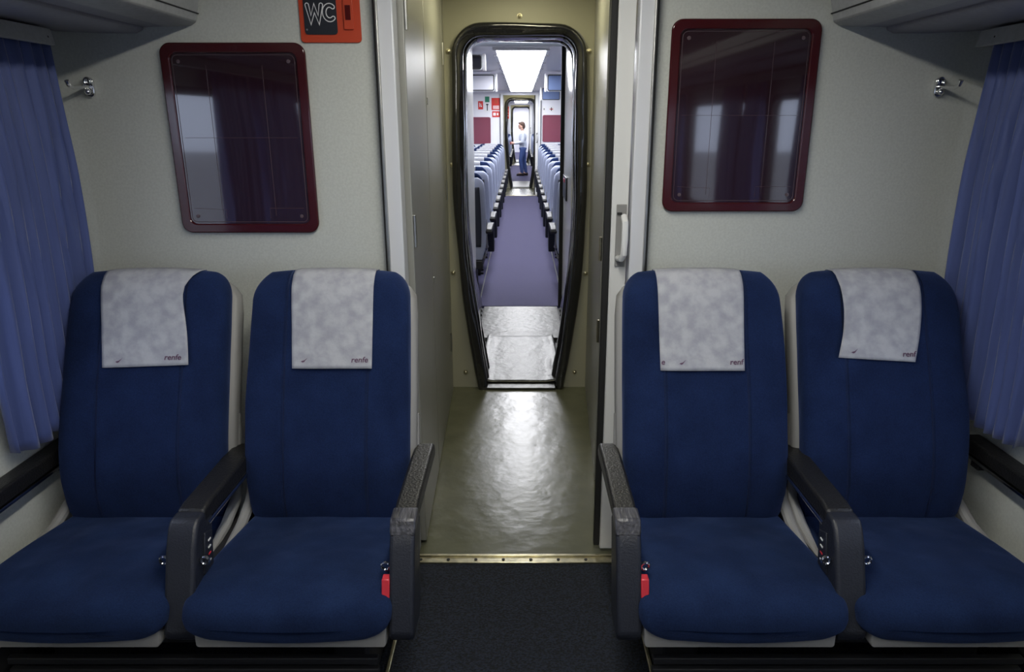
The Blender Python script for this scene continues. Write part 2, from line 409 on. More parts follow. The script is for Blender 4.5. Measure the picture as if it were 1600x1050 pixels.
    # gridded so that it can dip in the middle and lift at both sides
    rows = []
    for i in range(25):
        t = i / 24; y = 4.232 + t * 1.0; row = []
        e = .05 * max(0, 1 - t / .07) ** 2
        xl = -.285 + .03 * t + e; xr = .262 - .022 * t - e
        for j in range(41):
            x = xl + (xr - xl) * j / 40; c = abs((x + .01) / .27)
            row.append((x, y + dy, z + .010 * max(0, min(1, (c - .62) / .22)) ** 1.5 * (1 - .4 * math.exp(-((t - .55) / .1) ** 2)) + .002 * noise.noise(Vector((x * 12, y * 9, k == 'near')))))
        rows.append(row)
    ob = build('plate', MB().grid(rows), M['plate'], p, smooth=180)
    so = ob.modifiers.new('thick', 'SOLIDIFY'); so.thickness = .005; so.offset = -1
    build('support', MB().box(-.24, .22, 4.26 + dy, 5.2 + dy, 0, .018), M['under'], p)
    tag(build('sill_strip', MB().box(-.245, .212, 4.145 + dy, 4.26 + dy, -.002, .014), M['plate'], bevel=.003), 'narrow metal sill strip in front of the %s bridge plate' % k, 'sill')
    p2 = thing('bridge_plate', 'flat grey step plate between the %s coupling and the carpet beyond' % k, 'plate', (0, 5.7 + dy, 0))
    build('plate', MB().box(-.33, .32, 5.42 + dy, 6.19 + dy, -.01, .008), M['plate'], p2, bevel=.003)
    build('ramp', MB().prism([(5.20 + dy, .018), (5.42 + dy, .009), (5.42 + dy, -.01), (5.20 + dy, -.01)], 'x', -.31, .30), M['plate'], p2)
    struct(build('floor', MB().box(-.62, .62, 4.2 + dy, 6.2 + dy, -.08, -.012), M['under']))
    # vestibule lamp
    l = thing('ceiling_lamp', 'small round warm lamp in the ceiling of the %s vestibule' % k, 'lamp', (0, 3.55 + dy, 2.27))
    def disc(r, z0, z1): return MB().loft([[(r * math.cos(a), 3.55 + dy + r * math.sin(a), zz) for a in [j * math.pi / 12 for j in range(24)]] for zz in (z0, z1)])
    build('lamp_rim', disc(.23, 2.285, 2.30), M['jamb'], l)
    build('diffuser', disc(.20, 2.272, 2.285), EM['vest'], l)
    # front wall of the carriage beyond
    y = 6.2 + dy
    o = [(-WX, -.02), (-.402, -.02), (-.402, 2.165), (.357, 2.165), (.357, -.02), (WX, -.02), (WX, 2.24), (-WX, 2.24)]
    struct(panel('wall_rear', o, [], 'y', y, y + .05, M['nextwall']))
    # glossy white linings of the gangway end, and the folded-back door with its seal and lock
    trim(MB().box(-.43, -.400, y - 1.0, y + .06, 0, 2.165), M['lining'])
    d = sempty('door_%d' % dn[0], (.37, y - .5, 0)); dn[0] += 1
    build('door_leaf', MB().box(.357, .385, y - 1.0, y - .02, .0, 2.165), M['lining'], d, bevel=.003)
    build('rubber_seal', MB().box(.326, .357, y - .03, y + .0, .01, 2.165), M['dark'], d)
    build('door_lock', MB().box(.345, .357, y - .55, y - .15, .99, 1.17), M['blackplate'], d, bevel=.004)
    build('lock_indicator', MB().box(.341, .345, y - .42, y - .28, 1.12, 1.15), M['red'], d, bevel=.002)
dn = [1]
EM = dict(vest=emit('warm_lamp', (1, .93, .62), VEST_LAMP), saloon=emit('saloon_lamp', (1, .98, .90), SALOON_LAMP), nxt=emit('cool_white_lamp', (.95, .96, 1), NEXT_LAMP))
coupling(0, 'nearest')

def carriage(y0, y1, k, lamps, carpet):
    wins = []; a = y0 + .7
    while a + 1.5 < y1 - .3: wins.append((a, a + 1.4)); a += 1.8
    global wn
    side_wall('wall_left', -WX, y0, y1, wins, M['nextwall'], 2.24); side_wall('wall_right', WX, y0, y1, wins, M['nextwall'], 2.24)
    for x in (-WX, WX):
        for a, b in wins: window(wn, x, a, b); wn += 1
    struct(build('floor', MB().box(-WX, WX, y0 - .01, y1 - .03, -.05, 0), carpet))
    struct(build('ceiling', MB().box(-WX - .05, WX + .05, y0, y1, 2.19, 2.24), M['ceiling']))
    end_wall('wall_front', y1, M['nextwall'], zt=2.24)
    for s in (-1, 1): trim(MB().box(s * .382 - .006, s * .382 + .006, y0 + .05, y1 - .1, 0, .008), M['alu'])
    for j, (a, b) in enumerate(lamps):
        l = thing('ceiling_light', 'long glowing ceiling light panel along the %s' % k if len(lamps) == 1 else 'glowing ceiling light panel of the %s, %s one' % (k, ['nearer', 'farther'][j]), 'light', (0, (a + b) / 2, 2.13))
        panel('light_frame', rect(-.245, .245, a - .03, b + .03), [rect(-.215, .215, a, b)], 'z', 2.158, 2.192, M['ceiling'], l, .004)
        build('diffuser', MB().box(-.215, .215, a, b, 2.162, 2.184), EM['nxt'], l)
        for i in range(int((b - a) / .9)):
            for q in (-.25, .205): build('clip', MB().box(q, q + .045, a + .4 + i * .9, a + .43 + i * .9, 2.150, 2.160), M['chrome'], l)
DY2 = 13.6
carriage(6.25, 16.0, 'next carriage', [(6.5, 15.7)], M['ncarpet'])
coupling(DY2, 'second', near=False)
carriage(19.85, 27.0, 'third carriage', [(20.2, 26.6)], M['ncarpet'])
coupling(24.6, 'third', near=False)
carriage(30.85, 38.0, 'fourth carriage', [(31.2, 37.6)], M['ncarpet'])
struct(build('wall_far', MB().box(JL - .05, JR + .05, 38.05, 38.1, -.02, 2.2), M['nextwall']))

# our own ceiling light
l = thing('ceiling_light', 'ceiling light strip above the aisle of the near saloon', 'light', (0, -1, 2.24))
panel('light_frame', rect(-.11, .11, -.63, 1.98), [rect(-.08, .08, -.6, 1.95)], 'z', 2.235, 2.27, M['ceiling'], l)
build('diffuser', MB().box(-.08, .08, -.6, 1.95, 2.24, 2.26), EM['saloon'], l)

# ================================================================== SEATS (built at x = centre armrest, y = 0, floor z = 0; front towards -y)
SY = 1.5       # world y of the front of the cushion pans
BR = [(.40, 1.925), (.47, 1.915), (.55, 1.912), (.65, 1.935), (.76, 1.975), (.9, 2.035), (1.0, 2.08), (1.08, 2.115), (1.12, 2.135), (1.16, 2.16)]   # front face of backrest
BW = [(.40, .234), (.46, .241), (.6, .248), (.8, .248), (1.0, .244), (1.15, .238)]
ZT = 1.147
def crown(x, z): return max(0, min(1, (z - 1.0) / .14)) * .016 * (.35 - (abs(x) / .25) ** 2.2)
def br_sec(z, grow=0):
    """(front y, half thickness, half width) of the backrest cushion at height z"""
    yf = smooth_table(BR, z); w_ = smooth_table(BW, z); t = .055
    rt = .045; r = .075
    if z > ZT - rt: t = .055 * math.sqrt(max(0.0004, 1 - ((z - ZT + rt) / rt) ** 2))
    if z > ZT - r: w_ = w_ - r + r * math.sqrt(max(0, 1 - ((z - ZT + r) / r * .93) ** 2))
    if z < .44: t *= .75 + .25 * (z - .40) / .04; w_ -= .012 * (1 - (z - .4) / .04)
    cy = yf + .055
    return cy, t, w_
def br_front(x, z):
    cy, t, w_ = br_sec(z); q = min(.999, abs(x) / w_)
    wing = .012 * max(0, (abs(x) - .14) / .1) ** 2 if z > .5 else 0
    return cy - t * (1 - q ** 4) ** .25 - wing * (1 - q ** 8)
def backrest_mb(cx, seed):
    mb = MB(); rings = []; n = 44
    zs = [.40, .405, .415, .43] + [.45 + .035 * i for i in range(18)] + [1.075, 1.09, 1.102, 1.112, 1.122, 1.13, 1.137, 1.142, 1.1455, ZT]
    for z in zs:
        cy, t, w_ = br_sec(z); ring = []
        for k in range(n):
            a = 2 * math.pi * k / n; ca, sa = math.cos(a), math.sin(a)
            x = w_ * math.copysign(abs(ca) ** .5, ca); y = t * math.copysign(abs(sa) ** .5, sa)
            if sa < 0 and z > .5:
                x_ = abs(x); wing = .012 * max(0, (x_ - .14) / .1) ** 2 * (1 - min(.999, x_ / w_) ** 8); y -= wing
                if z < 1.05:
                    wr = noise.noise(Vector((x * 17 + z * 5 * (1 if x > 0 else -1) + seed, z * 2.6, seed))) * .015 * (.25 + .75 * max(0, min(1, (x_ - .09) / .06))); y += wr
            ring.append((cx + x, cy + y, z + crown(x, z)))
        rings.append(ring)
    return mb.loft(rings)
def cushion_mb(cx, seed):
    mb = MB(); rings = []
    st = [(1.484, .375, .395, .215), (1.486, .366, .408, .232), (1.492, .358, .424, .247), (1.503, .353, .439, .257), (1.52, .350, .450, .262), (1.55, .349, .460, .265), (1.60, .348, .466, .264),
          (1.66, .348, .467, .261), (1.72, .348, .464, .257), (1.78, .348, .459, .253), (1.84, .348, .452, .250), (1.90, .348, .445, .247), (1.96, .348, .438, .244), (2.0, .350, .430, .240)]
    for y, z0, z1, w_ in st:
        h = z1 - z0; rb = min(.055, h * .49); rt = min(.03, h * .45)
        ring = []
        for (x, z) in rrect(cx - w_, cx + w_, z0, z1, (rb, rb, rt, rt), 7):
            q = max(0, 1 - (z - z0) / (h * .62)) if y < 1.62 else 0
            ring.append((cx + (x - cx) * (1 - .15 * q * q), y, z))
        # add points along the top for crown
        rings.append(ring)
    # densify the long edges with a crown
    out = []
    for r in rings:
        r2 = []
        n = len(r)
        for i in range(n):
            a = r[i]; b = r[(i + 1) % n]; r2.append(a)
            if abs(a[0] - b[0]) > .1:
                for t in range(1, 16):
                    f = t / 16; x = a[0] + (b[0] - a[0]) * f; z = a[2]
                    if z > .4:
                        z += .006 * math.sin(math.pi * f) + .0035 * noise.noise(Vector((x * 9 + seed, a[1] * 8, 1)))
                    r2.append((x, a[1] - (.012 * math.sin(math.pi * f) if a[1] < 1.51 else 0), z))
        out.append(r2)
    return mb.loft(out)
def stroke(mb, pts, y, r, depth=.0005):
    """flat ribbon with round ends in the xz plane, one outline"""
    P = [Vector(p) for p in pts]
    def side(Q):
        out = []
        for i in range(len(Q)):
            d0 = (Q[i] - Q[i - 1]).normalized() if i else (Q[1] - Q[0]).normalized()
            d1 = (Q[i + 1] - Q[i]).normalized() if i < len(Q) - 1 else d0
            n0 = Vector((-d0[1], d0[0])); n1 = Vector((-d1[1], d1[0])); m = (n0 + n1).normalized()
            out.append(Q[i] + m * r / max(.42, m.dot(n1)))
        d = (Q[-1] - Q[-2]).normalized(); a0 = math.atan2(d[0], -d[1])
        a0 = math.atan2(Vector((-d[1], d[0]))[1], Vector((-d[1], d[0]))[0])
        for k in range(1, 8): a = a0 - math.pi * k / 8; out.append(Q[-1] + Vector((math.cos(a), math.sin(a))) * r)
        return out
    return mb.prism([tuple(p) for p in side(P) + side(P[::-1])], 'y', y, y + depth)
def make_seat(ax, s, label, group=None):
    """ax = x of the centre armrest, s = +1 when the aisle lies towards +x"""
    T = thing('double_seat', label, 'train seat', (ax, 1.75, 0), group)
    cs = (ax - s * (.284 if s > 0 else .268), ax + s * .275); aisle = ax + s * .56
    for i, cx in enumerate(cs):
        sd = ax * 3 + i * 7.3
        b = build('backrest', backrest_mb(cx, sd), M['fab'], T, smooth=180, origin=(cx, 2.0, .42))
        # grey shell behind the cushion
        mb = MB(); rings = []
        for z in [.34, .36, .42, .5, .6, .7, .8, .9, 1.0, 1.06, 1.085, 1.10, 1.108]:
            cy, t, w_ = br_sec(z); cy += .06; ww = w_ + .016; t = .04
            if z > 1.04: ww -= .05 * ((z - 1.04) / .07) ** 2; t *= math.sqrt(max(.02, 1 - ((z - 1.04) / .069) ** 2))
            rings.append([(cx + ww * math.copysign(abs(math.cos(a)) ** .4, math.cos(a)), cy + t * math.copysign(abs(math.sin(a)) ** .4, math.sin(a)), z) for a in [2 * math.pi * k / 40 for k in range(40)]])
        sh = build('back_shell', mb.loft(rings), M['gray'] if 1 else None, T, smooth=60)
        mb = MB(); rows = []
        for z in [.46 + .04 * k for k in range(15)]:
            cy, t, w_ = br_sec(z); rows.append([(cx + (w_ - .03) * (q / 5 - 1), cy + .103, z) for q in range(11)])
        bp = build('rear_panel', mb.grid(rows), M['shelldark'], sh, smooth=180)
        so = bp.modifiers.new('t', 'SOLIDIFY'); so.thickness = .012; so.offset = 0
        build('seat_cushion', cushion_mb(cx, sd), M['fabcush'], T, smooth=180)
        # pan under the cushion with its rising front corners
        pan = MB()
        pc = ax - s * .286 if i == 0 else ax + s * .283
        pan.loft([[(x, 1.500, z) for x, z in rrect(pc - .238, pc + .238, .330, .352, .008, 5)], [(x, 1.508, z) for x, z in rrect(pc - .240, pc + .240, .327, .435, .012, 5)],
                  [(x, 1.53, z) for x, z in rrect(pc - .240, pc + .240, .326, .44, .012, 5)], [(x, 1.95, z) for x, z in rrect(pc - .238, pc + .238, .326, .42, .012, 5)]])
        build('cushion_pan', pan, M['gray'], T, smooth=50)
        for e in (-1, 1):
            x = cx + e * .256
            build('side_bracket', MB().tube([(x, 2.08, .72), (x, 2.045, .60), (x, 2.02, .51), (x, 1.99, .465), (x, 1.90, .43), (x, 1.72, .405)], [.012, .014, .016, .017, .016, .012], 10), M['gray'], T)
    # centre armrest
    def arm(x, wd, name, cap):
        yb = 2.06
        A = build(name, MB().prism([(1.515, .335), (1.505, .36), (1.535, .45), (1.575, .56), (1.60, .605), (1.618, .622), (1.66, .624), (1.66, .600), (1.70, .597), (1.685, .55), (1.66, .46), (1.635, .36), (1.63, .335)], 'x', x - wd / 2, x + wd / 2), M['armplastic'], T, bevel=.010, seg=3)
        build('arm_pad', MB().prism([(1.655, .585), (1.655, .626), (1.70, .632), (1.95, .634), (yb, .628), (yb + .015, .60), (yb, .580)], 'x', x - wd / 2 + .002, x + wd / 2 - .002), M['black'], A, bevel=.009, seg=3)
        if cap: build('arm_cap', MB().prism([(1.590, .588), (1.612, .6265), (1.66, .6295), (1.672, .627), (1.672, .60)], 'x', x - wd / 2 - .001, x + wd / 2 + .001), M['armcap'], A, bevel=.006)
        return A
    A = arm(ax, .076, 'center_armrest', False)
    for e in (-1, 1):
        build('chrome_strip', MB().tube([(ax + e * .037, 1.665, .583), (ax + e * .037, 2.05, .578)], .005, 8), M['chrome'], A)
        ring(A, ax + e * .052, 1.60, .520, e)
    pl = build('adjuster_plate', MB().prism([(1.60, .47), (1.655, .47), (1.672, .56), (1.63, .575)], 'x', ax + s * .037, ax + s * .043), M['armplastic'], A, bevel=.002)
    for j in range(4): build('mark', MB().box(ax + s * .043, ax + s * .0445, 1.628 + .004 * j, 1.642 + .004 * j, .490 + j * .018, .494 + j * .018), M['red'] if j == 1 else M['white'], pl)
    A = arm(aisle, .064, 'aisle_armrest', True)
    ring(A, aisle - s * .046, 1.60, .503, -s)
    lv = build('recline_lever', MB().prism([(1.535, .425), (1.53, .43), (1.55, .492), (1.575, .492), (1.575, .43)], 'x', aisle - s * .030, aisle - s * .050), M['red'], A, bevel=.003)
    build('armrest_support', MB().box(ax - .02, ax + .02, 1.70, 2.1, .30, .42), M['under'], T)
    # base
    x0, x1 = sorted((ax - s * .53, aisle - s * .06))
    bs = build('seat_base', MB().box(x0, x1, 1.60, 2.12, .255, .335), M['under'], T, bevel=.01)
    for k in range(4): build('base_rib', MB().box(x0 + .02, x1 - .02, 1.58, 1.60, .10 + k * .035, .12 + k * .035), M['under'], bs, bevel=.003)
    for x in (x0 + .12, x1 - .12): build('seat_leg', MB().box(x - .05, x + .05, 1.68, 2.08, .0, .26), M['under'], T, bevel=.012)
    return T
def ring(parent, x, y, z, e):
    mb = MB().tube([(x + .0105 * math.cos(a), y - .01, z + .0105 * math.sin(a)) for a in [2 * math.pi * k / 16 for k in range(16)]], .0042, 8, closed=True)
    o = build('eyelet', mb, M['chrome'], parent)

seatL = make_seat(-.862, 1, 'blue double seat left of the aisle, under the lower maroon poster frame', 'blue double seats facing the camera')
seatR = make_seat(.832, -1, 'blue double seat right of the aisle, under the higher maroon poster frame', 'blue double seats facing the camera')

# ---------------------------------------------------------------- headrest covers
def text_mesh(body, size, shear=.15, offset=.0):
    cu = bpy.data.curves.new('t', 'FONT'); cu.body = body; cu.size = size; cu.shear = shear; cu.offset = offset; cu.resolution_u = 3
    o = bpy.data.objects.new('t', cu); COL.objects.link(o); dg = bpy.context.evaluated_depsgraph_get(); dg.update()
    me = bpy.data.meshes.new_from_object(o.evaluated_get(dg))
    v = [tuple(p.co) for p in me.vertices]; f = [tuple(p.vertices) for p in me.polygons]
    bpy.data.objects.remove(o); bpy.data.curves.remove(cu); bpy.data.meshes.remove(me); return v, f
def cover(cx, xl, xr, zb, marks, label, group, seed=0, detail=True):
    """xl/xr: functions of t (0 at the top, 1 at the hem) giving the edges relative to cx; zb: function of x fraction giving hem height"""
    rows = []; NX = 28
    back = [1.02, 1.06, 1.09, 1.11, 1.125, 1.136, 1.142]
    front = [1.1455, 1.142, 1.136, 1.126, 1.112, 1.09] + [1.09 - .2 * k / 14 for k in range(1, 15)]
    def pt(x, z, side, t):
        cy, th, w_ = br_sec(z); q = min(.97, abs(x) / w_)
        zc = crown(x, z)
        rip = .0012 * noise.noise(Vector((x * 14, z * 10, seed)))
        if side > 0: return (cx + x, cy + th * (1 - q ** 4) ** .25 + .005, z + zc + .004)
        lift = .004 * max(0, (t - .55)) if t > .55 else 0
        return (cx + x, br_front(x, z) - .006 - rip - lift, z + zc + (.005 if z > 1.13 else .002))
    for z in back: rows.append([pt(xl(0) + (xr(0) - xl(0)) * j / NX, z, 1, 0) for j in range(NX + 1)])
    NF = 26
    for i in range(NF + 1):
        row = []
        for j in range(NX + 1):
            f = j / NX; zbot = zb(f)
            if i < 6: z = [1.1455, 1.142, 1.136, 1.126, 1.112, 1.09][i]
            else: z = 1.09 + (zbot - 1.09) * (i - 5) / (NF - 5)
            t = (1.145 - z) / (1.145 - zbot); x = xl(t) + (xr(t) - xl(t)) * f
            row.append(pt(x, z, -1, t))
        rows.append(row)
    c = tag(build('headrest_cover', MB().grid(rows), M['paper'], smooth=180), label, 'headrest cover', group)
    so = c.modifiers.new('t', 'SOLIDIFY'); so.thickness = .0016; so.offset = 0
    # printed marks follow the cloth
    for kind, x0, z0 in marks:
        if kind == 'swoosh':
            mb = MB(); P = [(0, 0), (.006, .004), (.013, .0055), (.024, .013), (.016, .0045), (.014, .0015), (.009, -.0005), (.004, .002)]
            v = [(x0 + p[0], z0 + p[1]) for p in P]; f = [tuple(range(len(P)))]
        else:
            vv, f = text_mesh(kind, .0215, .12, .0004); v = [(x0 + p[0] * 1.12, z0 + p[1]) for p in vv]
            lim = marks_lim
        mb = MB(); mb.v = [(cx + x, br_front(x, z) - .0095 - .0016, z) for x, z in v]; mb.f = list(f)
        me = build('printed_logo', mb, M['ink'], c, smooth=0)
    return c
marks_lim = None
G = 'white headrest covers on the near seats'
lerp = lambda a, b, t: a + (b - a) * t
c1, c2 = -.862 - .284, -.862 + .275; c3, c4 = .832 - .275, .832 + .268
cover(c1, lambda t: lerp(-.134, -.106, t), lambda t: .150 - .030 * (t / .22) * math.exp(1 - t / .22) + .004 * t, lambda f: .888 + .008 * f,
      [('swoosh', -.070, .905), ('renfe', .078, .913)], 'white headrest cover draped on the leftmost blue seat, right edge curving inward', G, 1)
cover(c2, lambda t: lerp(-.112, -.098, t), lambda t: lerp(.138, .140, t), lambda f: .886,
      [('swoosh', -.075, .906), ('renfe', .078, .906)], 'white headrest cover on the blue seat directly left of the aisle', G, 2)
cover(c3, lambda t: lerp(-.143, -.141, t), lambda t: lerp(.118, .110, t), lambda f: .880,
      [('e', -.139, .900), ('swoosh', -.088, .900), ('renf', .066, .900)], 'brightest white headrest cover, on the blue seat directly right of the aisle', G, 3)
cover(c4, lambda t: lerp(-.137, -.150, t) + .018 * math.sin(math.pi * t), lambda t: .110 - .032 * t + .012 * math.sin(math.pi * t), lambda f: .916 - .012 * f,
      [('swoosh', -.115, .931), ('renf', .040, .922)], 'white headrest cover slanting on the rightmost blue seat by the curtain', G, 4)

# ---------------------------------------------------------------- far seats
protoL = seatL; protoR = seatR
ORD = ['first', 'second', 'third', 'fourth', 'fifth', 'sixth', 'seventh', 'eighth', 'ninth', 'tenth', 'eleventh', 'twelfth']
def far_variant(src, rear):
    """seat seen from behind: grey-blue shells"""
    t = dup(src); return t
far_mesh = {}
def recolour(o):
    if o.type == 'MESH' and o.name.startswith('back_shell'):
        k = o.data.name
        if k not in far_mesh:
            d = o.data.copy(); d.materials[0] = M['shell']; far_mesh[k] = d
        o.data = far_mesh[k]
    for ch in o.children: recolour(ch)
cover_proto = cover(c2, lambda t: -.125, lambda t: .125, lambda f: .89, [], 'x', 'x', 9)
def place_cover(x, y, label, group):
    c = cover_proto.copy(); COL.objects.link(c); c.rotation_euler = (0, 0, math.pi)
    dx = cover_proto.location.x - (c2); dyy = cover_proto.location.y - 1.75
    c.location = (x - dx, y - dyy, cover_proto.location.z); c['label'] = label; c['group'] = group; return c
def rows_of(y_first, n, pitch, k, wincov):
    for i in range(n):
        y = y_first + i * pitch
        for side in (-1, 1):
            # rotated by 180 degrees the left proto serves the right side and the other way round
            src = protoR if side < 0 else protoL
            t = dup(src); recolour(t); t.rotation_euler = (0, 0, math.pi); t.location = (side * .862 - (.0 if side < 0 else -.0), y, 0)
            sd = 'left' if side < 0 else 'right'
            t['label'] = 'blue-grey double seat, %s row from the near door, %s side of the %s' % (ORD[i], sd, k)
            t['group'] = 'seats in the ' + k
            place_cover(side * (.862 - .275), y, 'white headrest cover, aisle seat of the %s row, %s side, %s' % (ORD[i], sd, k), 'headrest covers in the ' + k)
            if i >= wincov: place_cover(side * (.862 + .268), y, 'white headrest cover, window seat of the %s row, %s side, %s' % (ORD[i], sd, k), 'headrest covers in the ' + k)
rows_of(6.98, 10, .88, 'next carriage', 4)
rows_of(20.7, 6, .95, 'third carriage', 99)
bpy.data.objects.remove(cover_proto)

# ================================================================== THINGS ON THE END WALL
def poster(x0, x1, z0, z1, y, label, m1, m2, tilt=True, lines=True, group='maroon poster frames'):
    T = thing('poster_frame', label, 'poster frame', ((x0 + x1) / 2, y, z0), group)
    o = rrect(x0, x1, z0, z1, .035, 8); i = rrect(x0 + .030, x1 - .030, z0 + .030, z1 - .030, .022, 8)
    f = panel('frame', o, [i], 'y', y - .016, y - .002, m1, T, bevel=.004)
    P = build('display_panel', MB().prism(rrect(x0 + .026, x1 - .026, z0 + .026, z1 - .026, .022, 8), 'y', y - .010, y - .003), m2, T)
    if lines:
        a, b, c, d = x0 + .036, x1 - .036, z0 + .036, z1 - .036
        build('pocket_edge', MB().tube([(p[0], y - .0105, p[1]) for p in rrect(a, b, c, d, .016, 5)], .0009, 6, closed=True), M['acrylicline'], P)
        w_ = b - a; h = d - c
        q = MB()
        for fx in (.27, .73): q.tube([(a + w_ * fx, y - .0103, c + .02), (a + w_ * fx, y - .0103, d - .03)], .0006, 5)
        q.tube([(a + .01, y - .0103, c + h * .52), (b - .01, y - .0103, c + h * .52)], .0005, 5)
        q.tube([(a + w_ * .3, y - .0103, c + .012), (a + w_ * .3, y - .0103, c + .04), (a + .01, y - .0103, c + .045)], .0006, 5)
        q.tube([(a + w_ * .68, y - .0103, c + .012), (a + w_ * .68, y - .0103, c + .045), (b - .01, y - .0103, c + .045)], .0006, 5)
        build('moulded_line', q, M['acrylicline'], P)
        for sx in (x0 + .055, x1 - .055):
            for sz in (z0 + .055, z1 - .055):
                build('screw', MB().loft([[(sx + r * math.cos(t), y - yy, sz + r * math.sin(t)) for t in [k * math.pi / 6 for k in range(12)]] for r, yy in ((.006, .009), (.006, .012), (.003, .0125))]), M['acrylicline'], P)
        build('catch', MB().loft([[((x0 + x1) / 2 + .01 + r * math.cos(t), y - yy, z1 - .016 + r * math.sin(t)) for t in [k * math.pi / 6 for k in range(12)]] for r, yy in ((.009, .014), (.009, .017), (.005, .0175))]), M['maroon'], f)
    return T
poster(-1.126, -.672, 1.239, 1.829, YE, 'empty maroon poster frame left of the doorway, below the orange sign', M['maroon'], M['acrylic'])
poster(.464, .928, 1.309, 1.897, YE, 'empty maroon glossy poster frame on the wall right of the doorway, with bright reflections', M['maroon'], M['acrylic'])
# WC sign
T = thing('toilet_sign', 'orange sign with WC in outlined letters on a black square, high left of the doorway', 'sign', (-.589, YE, 1.829))
build('sign_plate', MB().prism(rrect(-.683, -.495, 1.829, 2.02, .012), 'y', YE - .006, YE - .0005), M['orange'], T, bevel=.001)
bp = build('letter_panel', MB().prism(rrect(-.668, -.567, 1.852, 1.975, .010), 'y', YE - .0085, YE - .006), M['blackplate'], T)
Wp = [(-.656, 1.936), (-.6465, 1.893), (-.6345, 1.927), (-.6225, 1.893), (-.613, 1.936)]
Cp = [(-.588 + .0165 * math.cos(a), 1.9145 + .0205 * math.sin(a)) for a in [math.radians(50 + 260 * k / 14) for k in range(15)]]
for nm, pts in (('letter_w', Wp), ('letter_c', Cp)):
    mb = MB(); stroke(mb, pts, YE - .0092, .0068); lt = build(nm, mb, M['white'], bp, smooth=0)
    mb = MB(); stroke(mb, pts, YE - .0098, .0040); build('letter_fill', mb, M['blackplate'], lt, smooth=0)
for z in (1.866, 1.962): build('screw', MB().prism([(-.661 + .003 * math.cos(k), z + .003 * math.sin(k)) for k in range(6)], 'y', YE - .010, YE - .0085), M['alu'], bp)
ib = build('indicator_box', MB().prism(rrect(-.546, -.516, 1.866, 1.958, .003), 'y', YE - .012, YE - .006), M['orange'], T, bevel=.0015)
build('indicator_lens', MB().prism(rrect(-.540, -.5235, 1.893, 1.935, .001), 'y', YE - .0135, YE - .012), mat('dark_red_lens', (.08, .008, .008), .2), ib)
# coat hooks
def hook(x, s, label):
    T = thing('coat_hook', label, 'coat hook', (x, YE, 1.67), 'chrome coat hooks')
    build('hook_base', MB().prism(rrect(x - .014, x + .014, 1.668, 1.728, .0139, 8), 'y', YE - .012, YE), M['chrome'], T, bevel=.004)
    build('hook_arm', MB().tube([(x, YE - .012, 1.70), (x, YE - .05, 1.696), (x + s * .006, YE - .085, 1.694), (x + s * .008, YE - .104, 1.700), (x + s * .008, YE - .110, 1.714)], [.007, .006, .006, .006, .007], 10), M['chrome'], T)
    build('hook_ring', MB().tube([(x + .010 * math.cos(a), YE - .016, 1.714 + .012 * math.sin(a)) for a in [2 * math.pi * k / 16 for k in range(16)]], .0035, 8, closed=True), M['chrome'], T)
    build('hook_knob', MB().sphere((x, YE - .022, 1.684), .010), M['chrome'], T)
hook(-1.362, -1, 'chrome coat hook on the end wall beside the left curtain'); hook(1.318, 1, 'chrome coat hook on the end wall beside the right curtain')

